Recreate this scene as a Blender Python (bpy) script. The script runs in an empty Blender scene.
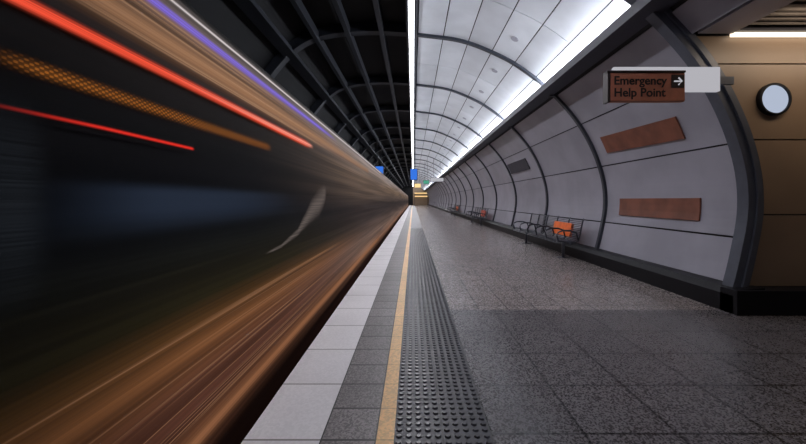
import bpy, bmesh, math, random
from mathutils import Vector, Matrix
random.seed(3)
scene=bpy.context.scene
try:
    scene.view_settings.view_transform='Standard'
    scene.view_settings.look='None'
except Exception: pass

# ---------------------------------------------------------------- materials
def new_mat(name):
    m=bpy.data.materials.new(name); m.use_nodes=True
    nt=m.node_tree; nt.nodes.clear()
    out=nt.nodes.new('ShaderNodeOutputMaterial')
    return m,nt,out
def N(nt,t,**kw):
    n=nt.nodes.new(t)
    for k,v in kw.items(): setattr(n,k,v)
    return n
def L(nt,a,b): nt.links.new(a,b)
def c4(c): return (c[0],c[1],c[2],1)
def math_n(nt,op,a,b=None,clamp=False):
    n=N(nt,'ShaderNodeMath',operation=op); n.use_clamp=clamp
    for i,v in enumerate((a,b)):
        if v is None: continue
        if isinstance(v,(int,float)): n.inputs[i].default_value=v
        else: L(nt,v,n.inputs[i])
    return n.outputs[0]
def smooth(nt,v,a,b,x0=0,x1=1):
    n=N(nt,'ShaderNodeMapRange',interpolation_type='SMOOTHSTEP')
    L(nt,v,n.inputs[0]); n.inputs[1].default_value=a; n.inputs[2].default_value=b
    n.inputs[3].default_value=x0; n.inputs[4].default_value=x1
    return n.outputs[0]
def pos(nt):
    g=N(nt,'ShaderNodeNewGeometry'); s=N(nt,'ShaderNodeSeparateXYZ'); L(nt,g.outputs['Position'],s.inputs[0]); return g.outputs['Position'],s
def mulcol(nt,a,b,fac=1.0,mode='MULTIPLY'):
    n=N(nt,'ShaderNodeMix',data_type='RGBA',blend_type=mode)
    if isinstance(fac,(int,float)): n.inputs[0].default_value=fac
    else: L(nt,fac,n.inputs[0])
    for i,v in ((6,a),(7,b)):
        if isinstance(v,tuple): n.inputs[i].default_value=c4(v)
        else: L(nt,v,n.inputs[i])
    return n.outputs[2]
def mat_basic(name,col,rough=0.5,metal=0,noise=0.12,nscale=6,spec=0.5,island=0.0):
    m,nt,out=new_mat(name)
    b=N(nt,'ShaderNodeBsdfPrincipled'); L(nt,b.outputs[0],out.inputs[0])
    p,_=pos(nt)
    no=N(nt,'ShaderNodeTexNoise'); no.inputs['Scale'].default_value=nscale; no.inputs['Detail'].default_value=4
    L(nt,p,no.inputs['Vector'])
    f=smooth(nt,no.outputs[0],0.3,0.7,1-noise,1+noise)
    if island:
        g=N(nt,'ShaderNodeNewGeometry'); f=math_n(nt,'MULTIPLY',f,smooth(nt,g.outputs['Random Per Island'],0,1,1-island,1+island*0.4))
    vm=N(nt,'ShaderNodeVectorMath',operation='SCALE'); vm.inputs[0].default_value=col; L(nt,f,vm.inputs['Scale'])
    L(nt,vm.outputs[0],b.inputs['Base Color'])
    b.inputs['Roughness'].default_value=rough; b.inputs['Metallic'].default_value=metal
    b.inputs['Specular IOR Level'].default_value=spec
    return m
def mat_emit(name,col,s):
    m,nt,out=new_mat(name)
    e=N(nt,'ShaderNodeEmission'); e.inputs[0].default_value=c4(col); e.inputs[1].default_value=s
    L(nt,e.outputs[0],out.inputs[0]); return m
def mat_tiles(name,c1,c2,mortar,w,h,ms=0.004,ox=0,oy=0,speck=0.5,sscale=70,rough=0.45,bump=0.2):
    m,nt,out=new_mat(name)
    b=N(nt,'ShaderNodeBsdfPrincipled'); L(nt,b.outputs[0],out.inputs[0])
    p,_=pos(nt)
    mp=N(nt,'ShaderNodeMapping'); mp.inputs['Location'].default_value=(ox,oy,0); L(nt,p,mp.inputs[0])
    br=N(nt,'ShaderNodeTexBrick'); br.offset=0; br.squash=1
    L(nt,mp.outputs[0],br.inputs['Vector'])
    br.inputs['Color1'].default_value=c4(c1); br.inputs['Color2'].default_value=c4(c2); br.inputs['Mortar'].default_value=c4(mortar)
    br.inputs['Scale'].default_value=1; br.inputs['Mortar Size'].default_value=ms; br.inputs['Mortar Smooth'].default_value=0.1
    br.inputs['Brick Width'].default_value=w; br.inputs['Row Height'].default_value=h; br.inputs['Bias'].default_value=0
    v=N(nt,'ShaderNodeTexVoronoi'); v.inputs['Scale'].default_value=sscale; L(nt,p,v.inputs['Vector'])
    bw=N(nt,'ShaderNodeRGBToBW'); L(nt,v.outputs['Color'],bw.inputs[0])
    f=smooth(nt,bw.outputs[0],0.2,0.8,1-speck,1+speck)
    n2=N(nt,'ShaderNodeTexNoise'); n2.inputs['Scale'].default_value=0.8; n2.inputs['Detail'].default_value=2; L(nt,p,n2.inputs['Vector'])
    f2=smooth(nt,n2.outputs[0],0.25,0.75,0.92,1.06)
    ff=math_n(nt,'MULTIPLY',f,f2)
    vm=N(nt,'ShaderNodeVectorMath',operation='SCALE'); L(nt,br.outputs['Color'],vm.inputs[0]); L(nt,ff,vm.inputs['Scale'])
    L(nt,vm.outputs[0],b.inputs['Base Color'])
    rr=smooth(nt,bw.outputs[0],0.2,0.8,rough-0.05,rough+0.08); L(nt,rr,b.inputs['Roughness'])
    bp=N(nt,'ShaderNodeBump'); bp.inputs['Strength'].default_value=bump; bp.inputs['Distance'].default_value=0.004
    L(nt,bw.outputs[0],bp.inputs['Height']); L(nt,bp.outputs[0],b.inputs['Normal'])
    return m

M_white=mat_basic('ceiling_panel_white',(0.74,0.76,0.815),0.35,noise=0.06,nscale=1.5,island=0.10)
M_wall=mat_basic('wall_panel_grey',(0.355,0.35,0.41),0.36,noise=0.11,nscale=1.0,island=0.12)
M_rib=mat_basic('rib_steel',(0.04,0.045,0.06),0.4,0.2,noise=0.1)
M_slat=mat_basic('grille_slat',(0.16,0.14,0.13),0.5)
M_ribbig=mat_basic('portal_steel',(0.095,0.105,0.135),0.4,0.2,noise=0.08)
M_dark=mat_basic('dark_backing',(0.015,0.015,0.02),0.7)
M_black=mat_basic('plinth_black',(0.005,0.005,0.008),0.5,spec=0.25)
M_girder=mat_basic('trackside_steel',(0.016,0.018,0.026),0.5,0.1)
M_tdark=mat_basic('trackside_lining',(0.002,0.002,0.0035),0.8)
M_beam=mat_basic('beam_paint',(0.03,0.03,0.045),0.5)
M_beige=mat_basic('beige_panel',(0.25,0.175,0.120),0.4,noise=0.08,nscale=1.5,island=0.1)
M_floor=mat_tiles('floor_terrazzo',(0.088,0.079,0.084),(0.112,0.101,0.106),(0.008,0.007,0.008),0.6,0.6,0.010,ox=0.1,oy=0.1,speck=0.6,sscale=95,rough=0.27)  # darker near tiles; foreground darkening is also put into this colour
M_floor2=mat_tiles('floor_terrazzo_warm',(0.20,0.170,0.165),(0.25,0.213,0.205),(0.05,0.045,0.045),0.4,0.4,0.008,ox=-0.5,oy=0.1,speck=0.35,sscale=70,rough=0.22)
M_edge=mat_tiles('edge_white_tile',(0.72,0.70,0.72),(0.78,0.76,0.78),(0.22,0.20,0.20),0.6,0.68,0.008,ox=1.12,oy=-0.88,speck=0.05,sscale=60)
M_grey=mat_tiles('grey_tile',(0.14,0.126,0.13),(0.18,0.160,0.164),(0.02,0.018,0.018),0.35,0.34,0.010,ox=0.58,oy=-0.2,speck=0.5,sscale=90)
M_yellow=mat_tiles('yellow_line',(0.70,0.42,0.17),(0.76,0.46,0.19),(0.35,0.2,0.07),0.5,0.34,0.004,ox=0.3,oy=-0.2,speck=0.15,sscale=60)
M_tact=mat_tiles('tactile_rubber',(0.022,0.022,0.032),(0.028,0.028,0.039),(0.004,0.004,0.006),0.31,0.31,0.005,ox=0.12,oy=0.0,speck=0.2,sscale=60,rough=0.45)
M_stud=mat_basic('tactile_stud',(0.016,0.016,0.025),0.3)
M_track=mat_basic('ballast',(0.02,0.017,0.015),0.9,noise=0.5,nscale=20)
M_conc=mat_basic('platform_concrete',(0.05,0.045,0.045),0.8,noise=0.3)
M_brown=mat_basic('plaque_brown',(0.20,0.066,0.038),0.5,noise=0.2,nscale=3)
M_sign=mat_basic('sign_brown',(0.55,0.19,0.11),0.45)
M_text=mat_basic('sign_text_dark',(0.020,0.009,0.008),0.5)
M_signw=mat_emit('sign_white_lit',(0.74,0.73,0.79),0.6)
M_orange=mat_basic('bench_orange',(0.90,0.17,0.03),0.4)
M_red=mat_basic('bench_red',(0.6,0.08,0.04),0.4)
M_steel=mat_basic('bench_steel',(0.08,0.085,0.105),0.3,0.6)
M_strip=mat_emit('fluorescent',(0.92,0.95,1.0),9.0)
M_up=mat_emit('uplight',(0.90,0.94,1.0),7.0)
M_warm=mat_emit('warm_strip',(1.0,0.85,0.65),2.0)
M_yel=mat_emit('yellow_light',(1.0,0.70,0.32),1.1)
M_disc=mat_emit('disc_face',(0.60,0.68,0.85),0.72)
M_blue=mat_emit('blue_screen',(0.04,0.18,0.75),1.0)
M_green=mat_emit('green_sign',(0.1,0.45,0.3),0.8)
M_warmw=mat_basic('end_wall_warm',(0.28,0.20,0.13),0.6)

# ---------------------------------------------------------------- mesh helpers
def obj(name,bm,mats,smooth_=False,parent=None):
    me=bpy.data.meshes.new(name); bmesh.ops.recalc_face_normals(bm,faces=bm.faces[:]); bm.to_mesh(me); bm.free()
    if not isinstance(mats,(list,tuple)): mats=[mats]
    for m in mats: me.materials.append(m)
    if smooth_:
        for p in me.polygons: p.use_smooth=True
    o=bpy.data.objects.new(name,me); scene.collection.objects.link(o)
    if parent: o.parent=parent
    return o
def empty(name):
    o=bpy.data.objects.new(name,None); o.empty_display_size=0.1; scene.collection.objects.link(o); return o
def box(bm,x0,x1,y0,y1,z0,z1,mi=0):
    vs=[bm.verts.new((x,y,z)) for x in (x0,x1) for y in (y0,y1) for z in (z0,z1)]
    for f in ((0,1,3,2),(4,6,7,5),(0,4,5,1),(2,3,7,6),(0,2,6,4),(1,5,7,3)):
        fc=bm.faces.new([vs[i] for i in f]); fc.material_index=mi
def boxo(name,x0,x1,y0,y1,z0,z1,mat,parent=None,bev=0):
    bm=bmesh.new(); box(bm,x0,x1,y0,y1,z0,z1)
    if bev: bmesh.ops.bevel(bm,geom=bm.edges[:],offset=bev,segments=2,affect='EDGES')
    return obj(name,bm,mat,parent=parent)
def tube(bm,pts,r,n=8,mi=0):
    pts=[Vector(p) for p in pts]; rings=[]
    for i,p in enumerate(pts):
        d=(pts[min(i+1,len(pts)-1)]-pts[max(i-1,0)]).normalized()
        up=Vector((0,0,1)) if abs(d.z)<0.9 else Vector((1,0,0))
        a=d.cross(up).normalized(); b=d.cross(a)
        rings.append([bm.verts.new(p+a*r*math.cos(t*2*math.pi/n)+b*r*math.sin(t*2*math.pi/n)) for t in range(n)])
    for i in range(len(rings)-1):
        for t in range(n):
            f=bm.faces.new([rings[i][t],rings[i][(t+1)%n],rings[i+1][(t+1)%n],rings[i+1][t]]); f.material_index=mi
    bm.faces.new(rings[0]).material_index=mi; bm.faces.new(rings[-1][::-1]).material_index=mi

class Curve:
    def __init__(s,ctrl,n=14):
        P=[Vector(c) for c in ctrl]; P=[2*P[0]-P[1]]+P+[2*P[-1]-P[-2]]
        s.p=[]
        for i in range(1,len(P)-2):
            for k in range(n):
                t=k/n; a,b,c,d=P[i-1:i+3]
                s.p.append(0.5*((2*b)+(c-a)*t+(2*a-5*b+4*c-d)*t*t+(3*b-a-3*c+d)*t**3))
        s.p.append(P[-2]); s.s=[0]
        for i in range(1,len(s.p)): s.s.append(s.s[-1]+(s.p[i]-s.p[i-1]).length)
        s.len=s.s[-1]
    def at(s,a,off=0):
        a=max(0,min(s.len,a))
        i=1
        while i<len(s.s)-1 and s.s[i]<a: i+=1
        t=(a-s.s[i-1])/max(1e-9,s.s[i]-s.s[i-1]); p=s.p[i-1].lerp(s.p[i],t)
        i0=max(0,i-2); i1=min(len(s.p)-1,i+1)
        d=(s.p[i1]-s.p[i0]).normalized(); nrm=Vector((-d.y,d.x))
        return p+nrm*off
    def by(s,axis,val):
        return s.s[min(range(len(s.p)),key=lambda i:abs(s.p[i][axis]-val))]
def strip(bm,cv,a0,a1,y0,y1,oi,oo,mi=0,skew=0,step=0.12):
    n=max(1,int(round((a1-a0)/step))); rows=[]
    for k in range(n+1):
        a=a0+(a1-a0)*k/n
        r=[]
        for (y,sk) in ((y0,0),(y1,skew)):
            for o in (oi,oo):
                q=cv.at(a+sk,o); r.append(bm.verts.new((q.x,y,q.y)))
        rows.append(r)
    for k in range(n):
        A,B=rows[k],rows[k+1]
        for q in ((0,2),(1,3),(0,1),(2,3)):
            f=bm.faces.new([A[q[0]],A[q[1]],B[q[1]],B[q[0]]]); f.material_index=mi
    for r in (rows[0],rows[-1]):
        bm.faces.new([r[0],r[1],r[3],r[2]]).material_index=mi

CV=Curve([(0.10,5.52),(1.2,5.36),(2.14,4.99),(2.75,4.62),(3.38,4.10),(3.98,3.42),(4.38,2.72),(4.62,2.0),(4.67,1.35),(4.56,0.7),(4.44,0.22)])
sgn=1 if (CV.at(CV.by(1,1.5),0.1).x>4.7) else -1
def OFF(o): return o*sgn
R0=4.9; SP=3.75; NR=29
YEND=R0+SP*(NR-3)+0.05
ribs=[R0+SP*i for i in range(-2,NR-2)]
aB=CV.by(1,4.05)
low=[aB+0.05,CV.by(1,3.3),CV.by(1,2.33),CV.by(1,0.99),CV.by(1,0.33)]
n_up=6
up=[0.02+(aB-0.02)*i/n_up for i in range(n_up+1)]
aOpen=CV.by(1,3.72)

bmW=bmesh.new(); bmC=bmesh.new(); bmR=bmesh.new()
g=0.011
for i,r in enumerate(ribs[:-1]):
    y0=r+0.05; y1=ribs[i+1]-0.05; ym=(y0+y1)/2
    for k in range(n_up):
        for (ya,yb) in ((y0,ym-g),(ym+g,y1)):
            strip(bmC,CV,up[k]+g,up[k+1]-g,ya,yb,OFF(0),OFF(0.03))
    if r>R0-0.1:
        for k in range(4):
            strip(bmW,CV,low[k]+g*1.3,low[k+1]-g*1.3,y0,y1,OFF(0),OFF(0.03))
    else:
        strip(bmW,CV,low[0]+g,aOpen,y0,y1,OFF(0),OFF(0.03))
for r in ribs:
    if abs(r-R0)<0.1: continue
    end=CV.len-0.02 if r>R0 else aOpen
    strip(bmR,CV,0,end,r-0.05,r+0.05,OFF(-0.06),OFF(0.03))
obj('ceiling',bmC,M_white)
obj('wall_right',bmW,M_wall)
obj('trim_vault_ribs',bmR,M_rib)
bm=bmesh.new(); strip(bm,CV,0,CV.len,R0-0.07,R0+0.10,OFF(-0.15),OFF(0.06)); 
strip(bm,CV,0,CV.len,R0-0.10,R0-0.07,OFF(-0.05),OFF(0.02))
obj('trim_portal_rib',bm,M_ribbig)
bm=bmesh.new(); strip(bm,CV,0,CV.len,R0,YEND,OFF(0.05),OFF(0.12)); strip(bm,CV,0,aOpen,-3.2,R0,OFF(0.05),OFF(0.12))
obj('wall_vault_backing',bm,M_dark)

# recessed ceiling downlights
rdl=empty('ceiling_downlights')
bm=bmesh.new()
a_d=(up[3]+up[4])/2
for r in ribs[2:10]:
    for yy in (r+0.95,r+2.8):
        q=CV.at(a_d,OFF(-0.006)); q2=CV.at(a_d+0.05,OFF(-0.006)); t=(q2-q).normalized(); nn=CV.at(a_d,OFF(-0.02))-q; nn.normalize()
        T=Vector((t.x,0,t.y)); Nn=Vector((nn.x,0,nn.y)); P0=Vector((q.x,yy,q.y)); Y=Vector((0,1,0))
        A=[P0+(T*math.cos(k*math.pi/8)+Y*math.sin(k*math.pi/8))*0.09 for k in range(16)]
        va=[bm.verts.new(p) for p in A]; vb=[bm.verts.new(P0+(p-P0)*0.9+Nn*0.012) for p in A]
        for k in range(16): bm.faces.new([va[k],va[(k+1)%16],vb[(k+1)%16],vb[k]])
        bm.faces.new(vb)
obj('downlight_bezels',bm,M_wall,parent=rdl)

# longitudinal service beam with uplight
beam=empty('uplight_beam')
bm=bmesh.new(); box(bm,3.02,3.38,-3,YEND-0.3,4.03,4.15); box(bm,3.02,3.05,-3,YEND-0.3,4.15,4.19); 
for r in ribs: box(bm,3.3,3.52,r-0.04,r+0.04,4.0,4.12)
obj('beam_body',bm,M_beam,parent=beam)
bm=bmesh.new()
y=-2.5
while y<YEND-2:
    box(bm,3.12,3.24,y,y+1.6,4.155,4.18); y+=1.875
obj('uplight_tubes',bm,M_up,parent=beam)

sp=empty('ceiling_light_strip')
boxo('tube',-0.09,0.02,-3,YEND-0.3,5.34,5.38,M_strip,sp)
bm=bmesh.new(); box(bm,-0.11,0.04,-3,YEND-0.3,5.385,5.42); box(bm,-0.16,0.10,-3,YEND-0.3,5.42,5.56); box(bm,-0.13,-0.11,-3,YEND-0.3,5.33,5.42)
obj('housing',bm,M_girder,parent=sp)

# trackside dark vault
CL=Curve([(-0.12,5.62),(-1.0,5.66),(-2.0,5.58),(-2.7,5.34),(-3.3,4.8),(-3.9,3.9),(-4.3,2.8),(-4.45,1.4),(-4.4,-1.1)])
sl=1 if CL.at(CL.by(1,1.5),0.1).x<-4.46 else -1
bm=bmesh.new(); strip(bm,CL,0,CL.len,-3.2,YEND,sl*0.12,sl*0.2,step=0.2); obj('wall_left',bm,M_tdark)
bm=bmesh.new()
for r in ribs: strip(bm,CL,0,CL.len,r-0.07,r+0.07,-sl*0.10,sl*0.1)
for r in ribs: strip(bm,CL,0,CL.len*0.45,r-0.11,r+0.11,-sl*0.13,-sl*0.10)
obj('trim_trackside_ribs',bm,M_girder)
bm=bmesh.new()
for x,z in ((-0.75,5.6),(-1.55,5.58),(-2.3,5.46),(-2.95,5.1)):
    box(bm,x-0.05,x+0.05,-3,YEND-0.2,z-0.16,z+0.06)
box(bm,-3.1,-2.8,-3,YEND-0.2,4.93,5.0)
obj('trim_trackside_girders',bm,M_girder)

# ---------------------------------------------------------------- floor
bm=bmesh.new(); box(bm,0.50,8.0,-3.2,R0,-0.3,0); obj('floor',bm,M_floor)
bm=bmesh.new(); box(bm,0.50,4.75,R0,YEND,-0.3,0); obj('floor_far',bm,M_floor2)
boxo('floor_grey_strip',-0.58,-0.23,-3.2,YEND,-0.3,0,M_grey)
boxo('floor_platform_edge',-1.06,-0.58,-3.2,YEND,-0.12,0.0,M_edge)
boxo('floor_yellow_line',-0.23,-0.12,-3.2,YEND,-0.3,0.0,M_yellow)
bm=bmesh.new(); box(bm,-1.0,-0.581,-3.2,YEND,-1.1,-0.12); box(bm,-0.581,8,-3.2,R0,-1.1,-0.3); box(bm,-0.581,4.75,R0,YEND,-1.1,-0.3)
obj('floor_platform_slab',bm,M_conc)
bm=bmesh.new(); box(bm,-4.6,-1.0,-3.2,YEND,-1.3,-1.1); obj('floor_trackbed',bm,M_track)
boxo('floor_tactile_bed',-0.12,0.50,-3.2,YEND,-0.3,0.0,M_tact)
bm=bmesh.new()
for j in range(0,290):
    y=1.0+0.062*(j+0.5)
    seg=8 if y<6 else 5
    for i in range(10):
        x=-0.12+0.062*(i+0.5)
        a=[];b=[]
        for t in range(seg):
            c,s=math.cos(t*2*math.pi/seg),math.sin(t*2*math.pi/seg)
            a.append(bm.verts.new((x+c*0.021,y+s*0.021,0.0))); b.append(bm.verts.new((x+c*0.014,y+s*0.014,0.009)))
        for t in range(seg): bm.faces.new([a[t],a[(t+1)%seg],b[(t+1)%seg],b[t]])
        bm.faces.new(b)
obj('tactile_paving_studs',bm,M_stud)

bm=bmesh.new()
for x in (-2.1,-3.55):
    box(bm,x-0.035,x+0.035,-3,YEND-.2,-1.0,-0.96); box(bm,x-0.01,x+0.01,-3,YEND-.2,-1.08,-1.0); box(bm,x-0.07,x+0.07,-3,YEND-.2,-1.1,-1.08)
obj('railway_track',bm,M_steel)

# plinth
bm=bmesh.new()
pts=[(4.20,0.0),(4.20,0.24),(4.28,0.32),(4.62,0.34),(4.62,0.0)]
A=[bm.verts.new((x,R0-0.2,z)) for x,z in pts]; B=[bm.verts.new((x,YEND,z)) for x,z in pts]
for i in range(5): bm.faces.new([A[i],A[(i+1)%5],B[(i+1)%5],B[i]])
bm.faces.new(A); bm.faces.new(B[::-1])
obj('baseboard_right',bm,M_black)
boxo('baseboard_alcove',4.20,8.0,R0-0.26,R0-0.0,0,0.32,M_black)

# ---------------------------------------------------------------- alcove frontal beige wall
bm=bmesh.new()
zs=[0.32,1.30,2.32,3.35,3.74]
def cx(z):
    a=CV.by(1,z); return CV.at(a,OFF(0.05)).x
for k in range(4):
    z0=zs[k]+0.01; z1=zs[k+1]-0.01
    n=8
    for (xa,xb) in ((None,5.74),(5.76,7.95)):
        rows=[]
        for j in range(n+1):
            z=z0+(z1-z0)*j/n; l=cx(z) if xa is None else xa
            rows.append([bm.verts.new((l,R0-0.03,z)),bm.verts.new((xb,R0-0.03,z)),bm.verts.new((l,R0+0.02,z)),bm.verts.new((xb,R0+0.02,z))])
        for j in range(n):
            A,B=rows[j],rows[j+1]
            for q in ((0,1),(2,3),(0,2),(1,3)): bm.faces.new([A[q[0]],A[q[1]],B[q[1]],B[q[0]]])
        for r in (rows[0],rows[-1]): bm.faces.new([r[0],r[1],r[3],r[2]])
obj('wall_alcove',bm,M_beige)
bm=bmesh.new()
rows=[]
for j in range(30):
    z=0.0+4.2*j/29; l=cx(max(0.23,z))-0.02
    rows.append([bm.verts.new((l,R0+0.03,z)),bm.verts.new((8,R0+0.03,z)),bm.verts.new((l,R0+0.10,z)),bm.verts.new((8,R0+0.10,z))])
for j in range(29):
    A,B=rows[j],rows[j+1]
    for q in ((0,1),(2,3),(0,2),(1,3)): bm.faces.new([A[q[0]],A[q[1]],B[q[1]],B[q[0]]])
obj('wall_alcove_backing',bm,M_dark)
boxo('wall_side',8.0,8.1,-3.2,R0+0.1,-0.3,4.3,M_beige)
boxo('ceiling_alcove_soffit',3.80,4.26,-3.2,R0-0.12,3.72,3.78,M_wall)
boxo('ceiling_alcove',3.7,8.0,-3.2,R0+0.1,4.15,4.22,M_dark)
bm=bmesh.new(); y=1.5
while y<R0-0.3:
    box(bm,4.28,7.98,y,y+0.04,3.76,3.80); y+=0.11
for x in (4.30,5.8,7.2): box(bm,x,x+0.03,1.4,R0-0.2,3.80,3.84)
obj('ceiling_grille',bm,M_slat)
wl=empty('alcove_strip_light')
boxo('lamp_tube',4.28,7.9,R0-0.12,R0-0.06,3.70,3.74,M_warm,wl)
boxo('lamp_housing',4.25,7.95,R0-0.17,R0-0.035,3.742,3.79,M_beam,wl)

rd=empty('round_wall_lamp')
def disc(name,x,z,r0,r1,y0,y1,mat,par):
    bm=bmesh.new(); n=40
    def ring(r,y): return [bm.verts.new((x+r*math.cos(t*2*math.pi/n),y,z+r*math.sin(t*2*math.pi/n))) for t in range(n)]
    rs=[ring(r1,y1),ring(r1,y0+0.01),ring(r1-0.01,y0)]
    if r0>0: rs+= [ring(r0,y0),ring(r0,y1)]
    for i in range(len(rs)-1):
        for t in range(n): bm.faces.new([rs[i][t],rs[i][(t+1)%n],rs[i+1][(t+1)%n],rs[i+1][t]])
    if r0<=0: bm.faces.new(rs[-1])
    return obj(name,bm,mat,parent=par)
disc('bezel',4.88,2.86,0.190,0.22,R0-0.09,R0-0.03,M_black,rd)
disc('face',4.88,2.86,0,0.192,R0-0.07,R0-0.03,M_disc,rd)

# ---------------------------------------------------------------- sign
sg=empty('help_point_sign')
boxo('white_lightbox',2.60,3.97,R0-0.27,R0-0.21,2.91,3.22,M_signw,sg)
boxo('brown_board',2.47,3.42,R0-0.40,R0-0.32,2.74,3.10,M_sign,sg,bev=0.008)
boxo('board_edge',2.44,2.475,R0-0.41,R0-0.30,2.73,3.11,M_text,sg)
boxo('board_top',2.44,3.42,R0-0.41,R0-0.30,3.10,3.125,M_text,sg)
boxo('wall_bracket',3.95,4.16,R0-0.26,R0-0.22,3.0,3.10,M_ribbig,sg)
def text(body,size,loc,mat,par,name):
    cu=bpy.data.curves.new(name,'FONT'); cu.body=body; cu.size=size; cu.extrude=0.002; cu.offset=0.003
    o=bpy.data.objects.new(name,cu); o.location=loc; o.rotation_euler=(math.pi/2,0,0); cu.materials.append(mat)
    scene.collection.objects.link(o); o.parent=par
text('Emergency',0.150,(2.52,R0-0.405,2.95),M_text,sg,'text_line_1')
text('Help Point',0.150,(2.52,R0-0.405,2.80),M_text,sg,'text_line_2')
bm=bmesh.new(); ax,az,ay=3.325,2.99,R0-0.407
tube(bm,[(ax-0.05,ay,az),(ax+0.05,ay,az)],0.009); tube(bm,[(ax+0.005,ay,az+0.045),(ax+0.05,ay,az),(ax+0.005,ay,az-0.045)],0.009)
obj('arrow',bm,M_signw,parent=sg)
boxo('arrow_patch',ax-0.08,ax+0.08,R0-0.405,R0-0.395,az-0.08,az+0.08,M_text,sg)

bm=bmesh.new(); strip(bm,CV,CV.by(1,2.86),CV.by(1,2.50),5.86,8.15,OFF(-0.03),OFF(-0.005),skew=-0.07); obj('wall_plaque',bm,M_brown)
bm=bmesh.new(); strip(bm,CV,CV.by(1,1.52),CV.by(1,1.17),5.80,8.05,OFF(-0.03),OFF(-0.005)); obj('wall_plaque',bm,M_brown)
bm=bmesh.new(); strip(bm,CV,CV.by(1,3.08),CV.by(1,2.68),13.4,15.9,OFF(-0.04),OFF(-0.005)); obj('wall_notice_board',bm,M_beam)

# ---------------------------------------------------------------- benches
def bench(y0,y1,col):
    e=empty('platform_bench')
    prof=[(3.60,0.42),(3.64,0.48),(3.80,0.46),(3.95,0.44),(4.08,0.44),(4.15,0.49),(4.19,0.62),(4.22,0.78),(4.26,0.96),(4.29,1.03)]
    C=Curve(prof,6)
    bm=bmesh.new()
    k=0.0
    while k<C.len:
        q=C.at(k); tube(bm,[(q.x,y0+0.04,q.y),(q.x,y1-0.04,q.y)],0.010,5); k+=0.045
    nseat=5
    for s in range(nseat+1):
        y=y0+0.04+(y1-y0-0.08)*s/nseat
        tube(bm,[(p.x,y,p.y) for p in C.p[::3]],0.020,6)
    obj('wire_seat',bm,M_steel,True,e)
    bm=bmesh.new()
    for s in range(6):
        y=y0+0.04+(y1-y0-0.08)*s/nseat
        tube(bm,[(4.15,y,0.49),(4.10,y,0.68),(3.95,y,0.73),(3.75,y,0.73),(3.64,y,0.69),(3.61,y,0.60),(3.64,y,0.47)],0.022,8)
    for y in (y0+0.4,y1-0.5):
        tube(bm,[(3.92,y,0.0),(3.92,y,0.42)],0.04,10); box(bm,3.76,4.08,y-0.09,y+0.09,0,0.012)
        tube(bm,[(3.66,y,0.44),(4.14,y,0.42)],0.025,8)
    tube(bm,[(3.95,y0,0.405),(3.95,y1,0.405)],0.03,8)
    obj('frame',bm,M_steel,True,e)
    bm=bmesh.new(); ym=y0+(y1-y0)*0.24
    strip(bm,C,C.by(1,0.52),C.by(1,0.88),ym-0.40,ym+0.75,0.02,0.03); 
    strip(bm,C,C.by(1,0.52),C.by(1,0.88),ym-0.40,ym+0.75,-0.035,-0.025); obj('orange_notice',bm,col,parent=e)
bench(8.95,12.9,M_orange)
bench(20.3,24.3,M_red)
bench(33.0,37.0,M_orange)

# ---------------------------------------------------------------- hanging signs, end wall
def hang(name,x,y,z0,z1,w,mat,top):
    e=empty(name)
    boxo('case',x-w/2-0.03,x+w/2+0.03,y,y+0.12,z0-0.03,z1+0.03,M_beam,e); boxo('screen',x-w/2,x+w/2,y-0.012,y-0.002,z0,z1,mat,e)
    bm=bmesh.new(); tube(bm,[(x-w/4,y+0.06,z1),(x-w/4,y+0.06,top)],0.012); tube(bm,[(x+w/4,y+0.06,z1),(x+w/4,y+0.06,top)],0.012); obj('rods',bm,M_girder,parent=e)
hang('platform_monitor',0.05,22,2.75,3.4,0.40,M_blue,5.325)
hang('platform_monitor',-2.25,24,3.2,3.75,0.5,M_blue,5.4)
hang('exit_sign',1.25,34,3.05,3.35,0.5,M_green,5.3)
hang('wayfinding_sign',2.0,30,3.05,3.35,1.1,M_signw,5.0)
hang('wayfinding_sign',0.6,46,3.1,3.6,0.8,M_yel,5.4)
boxo('wall_end',0.0,5.0,YEND,YEND+0.2,-0.3,5.8,M_warmw)
boxo('wall_end_tunnel',-4.8,0.0,YEND,YEND+0.2,-1.3,5.8,M_tdark)
boxo('wall_back',-4.8,8.2,-3.4,-3.2,-1.3,5.9,M_wall)
el=empty('end_wall_light')
for zz in (2.4,3.3): boxo('lamp',0.4,4.2,YEND-0.7,YEND-0.55,zz,zz+0.3,M_yel,el); boxo('lamp_cover',0.4,4.2,YEND-0.7,YEND-0.5,zz+0.30,zz+0.4,M_beam,el)
boxo('lamp_post',0.4,0.5,YEND-0.7,YEND-0.5,0,3.4,M_beam,el); boxo('lamp_post_2',4.1,4.2,YEND-0.7,YEND-0.5,0,3.4,M_beam,el)

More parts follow.
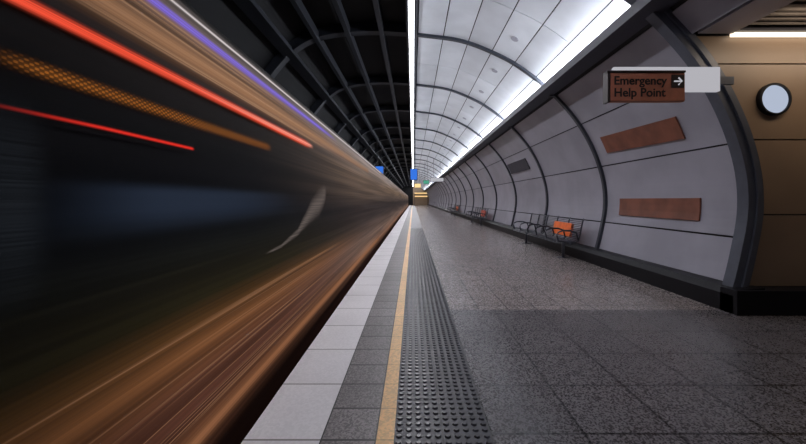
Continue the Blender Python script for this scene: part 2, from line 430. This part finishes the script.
# ---------------------------------------------------------------- train (long-exposure smear)
def train_mat():
    m,nt,out=new_mat('train_motion_streaks')
    p,s=pos(nt); z=s.outputs[2]; y=s.outputs[1]
    def ramp(stops,lo,hi):
        mr=N(nt,'ShaderNodeMapRange'); L(nt,z,mr.inputs[0]); mr.inputs[1].default_value=lo; mr.inputs[2].default_value=hi
        r=N(nt,'ShaderNodeValToRGB'); L(nt,mr.outputs[0],r.inputs[0]); cr=r.color_ramp
        while len(cr.elements)>1: cr.elements.remove(cr.elements[-1])
        cr.elements[0].position=(stops[0][0]-lo)/(hi-lo); cr.elements[0].color=c4(stops[0][1])
        for zz,c in stops[1:]:
            e=cr.elements.new((zz-lo)/(hi-lo)); e.color=c4(c)
        return r.outputs[0]
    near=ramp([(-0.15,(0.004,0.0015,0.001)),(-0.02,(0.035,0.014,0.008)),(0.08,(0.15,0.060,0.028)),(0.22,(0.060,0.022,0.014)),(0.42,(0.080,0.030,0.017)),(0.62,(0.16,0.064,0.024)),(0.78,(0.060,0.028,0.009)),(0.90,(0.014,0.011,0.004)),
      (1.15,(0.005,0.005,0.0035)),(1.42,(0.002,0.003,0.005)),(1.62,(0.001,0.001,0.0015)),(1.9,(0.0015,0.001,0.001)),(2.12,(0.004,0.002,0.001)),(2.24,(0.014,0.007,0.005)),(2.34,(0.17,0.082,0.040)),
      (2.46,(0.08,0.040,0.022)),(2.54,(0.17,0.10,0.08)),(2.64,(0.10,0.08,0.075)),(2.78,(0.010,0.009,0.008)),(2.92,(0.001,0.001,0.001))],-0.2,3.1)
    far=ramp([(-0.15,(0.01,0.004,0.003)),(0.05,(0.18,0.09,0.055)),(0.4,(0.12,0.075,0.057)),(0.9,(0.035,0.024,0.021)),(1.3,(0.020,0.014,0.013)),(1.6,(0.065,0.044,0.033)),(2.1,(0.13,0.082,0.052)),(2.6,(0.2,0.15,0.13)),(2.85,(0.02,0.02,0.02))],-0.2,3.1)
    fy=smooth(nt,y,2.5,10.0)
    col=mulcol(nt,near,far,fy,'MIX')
    def streak(sz,sy,a,b,x0,x1,seed):
        mp=N(nt,'ShaderNodeMapping'); mp.inputs['Scale'].default_value=(0,sy,sz); mp.inputs['Location'].default_value=(seed,0,0); L(nt,p,mp.inputs[0])
        no=N(nt,'ShaderNodeTexNoise'); no.inputs['Scale'].default_value=1; no.inputs['Detail'].default_value=3; L(nt,mp.outputs[0],no.inputs['Vector'])
        return smooth(nt,no.outputs[0],a,b,x0,x1)
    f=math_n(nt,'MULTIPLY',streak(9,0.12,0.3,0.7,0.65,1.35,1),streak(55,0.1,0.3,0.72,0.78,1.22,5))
    f=math_n(nt,'MULTIPLY',f,smooth(nt,y,0.8,2.3,0.35,1.0))  # dark corner painted in: smear colour dims towards the camera
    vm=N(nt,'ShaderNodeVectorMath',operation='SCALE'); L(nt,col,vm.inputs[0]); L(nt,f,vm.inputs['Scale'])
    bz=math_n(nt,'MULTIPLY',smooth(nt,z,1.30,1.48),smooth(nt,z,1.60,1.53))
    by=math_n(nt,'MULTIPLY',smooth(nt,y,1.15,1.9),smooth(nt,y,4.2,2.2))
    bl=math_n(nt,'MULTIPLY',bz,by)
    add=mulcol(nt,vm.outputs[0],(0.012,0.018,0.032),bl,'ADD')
    e=N(nt,'ShaderNodeEmission'); L(nt,add,e.inputs[0]); e.inputs[1].default_value=1.0  # smeared light and reflections painted on the body as emission
    g_=N(nt,'ShaderNodeBsdfPrincipled'); g_.inputs['Base Color'].default_value=(0.004,0.004,0.005,1); g_.inputs['Roughness'].default_value=0.6; g_.inputs['Specular IOR Level'].default_value=0.03
    a=N(nt,'ShaderNodeAddShader'); L(nt,e.outputs[0],a.inputs[0]); L(nt,g_.outputs[0],a.inputs[1]); L(nt,a.outputs[0],out.inputs[0])
    return m
tr=empty('moving_train')
bm=bmesh.new()
prof=[(-1.38,-0.75),(-1.30,-0.6),(-1.30,-0.1),(-1.30,0.9),(-1.30,1.6),(-1.31,2.1),(-1.34,2.42),(-1.42,2.70),(-1.58,2.88),(-1.9,3.0),(-2.7,3.06),(-3.5,3.0),(-3.85,2.85),(-4.0,2.6),(-4.1,1.5),(-4.1,-0.75)]
TY=YEND-4
ys=[-3+ (TY+3)*i/24 for i in range(25)]
rw=[[bm.verts.new((x,y,z)) for x,z in prof] for y in ys]
for i in range(24):
    for j in range(len(prof)):
        k=(j+1)%len(prof); bm.faces.new([rw[i][j],rw[i][k],rw[i+1][k],rw[i+1][j]])
bm.faces.new(rw[0]); bm.faces.new(rw[-1][::-1])
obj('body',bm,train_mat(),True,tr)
bm=bmesh.new()
y=-2
while y<TY-4:
    for dy in (0,2.2):
        for x in (-2.1,-3.55):
            tube(bm,[(x-0.06,y+dy,-0.62),(x+0.06,y+dy,-0.62)],0.34,16)
    y+=14
obj('wheels',bm,M_beam,parent=tr)

def streak_mat(name,col,strength,power=1.0,dots=0,alpha=1.0,edge=1.6,ends=(0.10,0.93)):
    m,nt,out=new_mat(name)
    uv=N(nt,'ShaderNodeUVMap'); s=N(nt,'ShaderNodeSeparateXYZ'); L(nt,uv.outputs[0],s.inputs[0])
    u,v=s.outputs[0],s.outputs[1]
    d=math_n(nt,'ABSOLUTE',math_n(nt,'SUBTRACT',math_n(nt,'MULTIPLY',v,2),1))
    fv=smooth(nt,d,1.0,0.0); fv=math_n(nt,'POWER',fv,edge)
    fu=math_n(nt,'MULTIPLY',smooth(nt,u,0.0,ends[0]),smooth(nt,u,1.0,0.75 if power<1 else ends[1]))
    f=math_n(nt,'MULTIPLY',fv,fu)
    g_,sp_=pos(nt)
    mp=N(nt,'ShaderNodeMapping'); mp.inputs['Scale'].default_value=(0,0.15,110); L(nt,g_,mp.inputs[0])
    no=N(nt,'ShaderNodeTexNoise'); no.inputs['Scale'].default_value=1; L(nt,mp.outputs[0],no.inputs['Vector'])
    f=math_n(nt,'MULTIPLY',f,smooth(nt,no.outputs[0],0.3,0.65,0.45,1))
    if dots:
        w=math_n(nt,'SINE',math_n(nt,'MULTIPLY',sp_.outputs[1],dots)); w2=math_n(nt,'SINE',math_n(nt,'MULTIPLY',sp_.outputs[2],dots*1.7))
        w=smooth(nt,math_n(nt,'MULTIPLY',w,w2),-0.2,0.7,0.25,1); f=math_n(nt,'MULTIPLY',f,w)
    f=math_n(nt,'MULTIPLY',f,alpha,True)
    e=N(nt,'ShaderNodeEmission'); e.inputs[0].default_value=c4(col); e.inputs[1].default_value=strength
    t=N(nt,'ShaderNodeBsdfTransparent'); mx=N(nt,'ShaderNodeMixShader'); L(nt,f,mx.inputs[0]); L(nt,t.outputs[0],mx.inputs[1]); L(nt,e.outputs[0],mx.inputs[2])
    L(nt,mx.outputs[0],out.inputs[0]); return m
def sidex(z):
    for (x0,z0),(x1,z1) in zip(prof[1:11],prof[2:12]):
        if z0<=z<=z1: return x0+(x1-x0)*(z-z0)/(z1-z0)
    return -1.3
def ribbon(name,pts,mat,out=0.012,bm_=None):
    bm=bm_ or bmesh.new(); uvl=bm.loops.layers.uv.get('UVMap') or bm.loops.layers.uv.new('UVMap'); rows=[]; T=pts[-1][0]-pts[0][0]; nz=4
    for y,zc,h in pts: rows.append([(bm.verts.new((sidex(zc-h+2*h*k/nz)+out,y,zc-h+2*h*k/nz)),(y-pts[0][0])/T,k/nz) for k in range(nz+1)])
    for i in range(len(rows)-1):
        for k in range(nz):
            q=[rows[i][k],rows[i][k+1],rows[i+1][k+1],rows[i+1][k]]
            f=bm.faces.new([a[0] for a in q])
            for lp,a in zip(f.loops,q): lp[uvl].uv=(a[1],a[2])
    if bm_ is None: return obj(name,bm,mat,True,tr)
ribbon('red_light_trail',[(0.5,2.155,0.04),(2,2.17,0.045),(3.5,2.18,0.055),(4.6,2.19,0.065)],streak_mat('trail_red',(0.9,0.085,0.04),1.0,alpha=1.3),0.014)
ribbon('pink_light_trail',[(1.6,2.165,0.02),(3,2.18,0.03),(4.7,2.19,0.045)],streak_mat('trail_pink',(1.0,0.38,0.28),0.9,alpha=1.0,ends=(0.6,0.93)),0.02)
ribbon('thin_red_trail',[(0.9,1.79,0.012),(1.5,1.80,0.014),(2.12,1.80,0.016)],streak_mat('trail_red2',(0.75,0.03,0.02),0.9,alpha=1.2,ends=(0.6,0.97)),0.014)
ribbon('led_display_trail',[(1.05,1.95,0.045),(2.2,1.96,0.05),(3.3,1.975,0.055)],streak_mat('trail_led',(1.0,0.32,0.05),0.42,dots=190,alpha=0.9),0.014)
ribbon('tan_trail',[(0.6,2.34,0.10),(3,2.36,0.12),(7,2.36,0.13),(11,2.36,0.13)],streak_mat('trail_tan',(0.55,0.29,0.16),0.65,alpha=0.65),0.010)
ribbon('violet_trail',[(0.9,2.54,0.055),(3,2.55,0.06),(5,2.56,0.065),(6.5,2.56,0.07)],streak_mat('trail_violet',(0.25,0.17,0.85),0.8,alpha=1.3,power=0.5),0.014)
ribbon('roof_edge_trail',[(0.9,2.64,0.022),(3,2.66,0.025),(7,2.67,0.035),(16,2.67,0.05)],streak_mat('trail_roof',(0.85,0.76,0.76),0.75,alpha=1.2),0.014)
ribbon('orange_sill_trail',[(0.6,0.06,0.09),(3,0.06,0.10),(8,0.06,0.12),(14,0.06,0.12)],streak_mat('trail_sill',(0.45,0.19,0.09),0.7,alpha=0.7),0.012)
bm=bmesh.new(); rr=random.Random(11)
for i in range(22):
    zc=0.14+0.62*rr.random(); h=0.0025+0.003*rr.random(); ys_=0.7+1.2*rr.random(); ye=ys_+2.5+4*rr.random()
    ribbon('',[(ys_,zc,h),((ys_+ye)/2,zc,h*1.3),(ye,zc,h*1.6)],None,0.015,bm)
obj('sill_line_trails',bm,streak_mat('trail_lines',(0.60,0.30,0.16),0.55,alpha=0.65,edge=0.7,ends=(0.3,0.6)),True,tr)
bm=bmesh.new()
for i in range(9):
    zc=2.27+0.24*rr.random(); h=0.004+0.006*rr.random(); ys_=0.7+1.0*rr.random(); ye=ys_+2.5+4*rr.random()
    ribbon('',[(ys_,zc,h),((ys_+ye)/2,zc,h*1.3),(ye,zc,h*1.6)],None,0.016,bm)
obj('cornice_line_trails',bm,streak_mat('trail_lines2',(0.80,0.45,0.26),0.55,alpha=0.6,edge=0.7,ends=(0.3,0.6)),True,tr)
ribbon('pale_ghost_smear',[(3.1,1.03,0.012),(3.5,1.05,0.02),(4.0,1.14,0.05),(4.3,1.26,0.11),(4.6,1.38,0.18),(4.9,1.46,0.22),(5.15,1.56,0.18),(5.35,1.64,0.09)],streak_mat('trail_pale',(0.22,0.18,0.165),0.6,alpha=0.9,edge=0.7),0.014)  # ghosted pale light painted on the train side as a glowing ribbon
ribbon('door_edge_smear',[(1.04,1.50,0.40),(1.12,1.50,0.40),(1.20,1.5,0.40),(1.30,1.5,0.39)],streak_mat('trail_door',(0.018,0.021,0.026),0.9,alpha=0.6,edge=0.6,ends=(0.3,0.45)),0.016)

# ---------------------------------------------------------------- light & camera
w=bpy.data.worlds.new('world'); scene.world=w; w.use_nodes=True
w.node_tree.nodes['Background'].inputs[0].default_value=(0.015,0.017,0.028,1); w.node_tree.nodes['Background'].inputs[1].default_value=1.0
def area(name,loc,size,size_y,power,col,rot=(0,0,0)):
    l=bpy.data.lights.new(name,'AREA'); l.shape='RECTANGLE'; l.size=size; l.size_y=size_y; l.energy=power; l.color=col
    o=bpy.data.objects.new(name,l); o.location=loc; o.rotation_euler=rot; scene.collection.objects.link(o); return o
area('downlight_alcove',(5.6,4.1,3.68),2.4,0.2,16,(1.0,0.80,0.60),(math.radians(40),0,0))
ymid=(YEND-3)/2
area('uplight_lamps',(3.18,ymid,4.22),0.15,YEND,27*YEND,(0.88,0.93,1.0),(0,math.radians(132),0))
y0,y1=3.4,YEND-1
area('spine_lamps',(-0.03,(y0+y1)/2,5.31),0.15,y1-y0,18.5*(y1-y0),(0.96,0.95,1.0),(0,math.radians(-8),0))
cam=bpy.data.cameras.new('camera'); co=bpy.data.objects.new('camera',cam); scene.collection.objects.link(co)
co.location=(0,0,1.5); co.rotation_euler=(math.pi/2,0,0)
cam.sensor_width=36; cam.lens=16; cam.shift_x=-10/806; cam.shift_y=-22/806; cam.clip_start=0.05; cam.clip_end=300
scene.camera=co
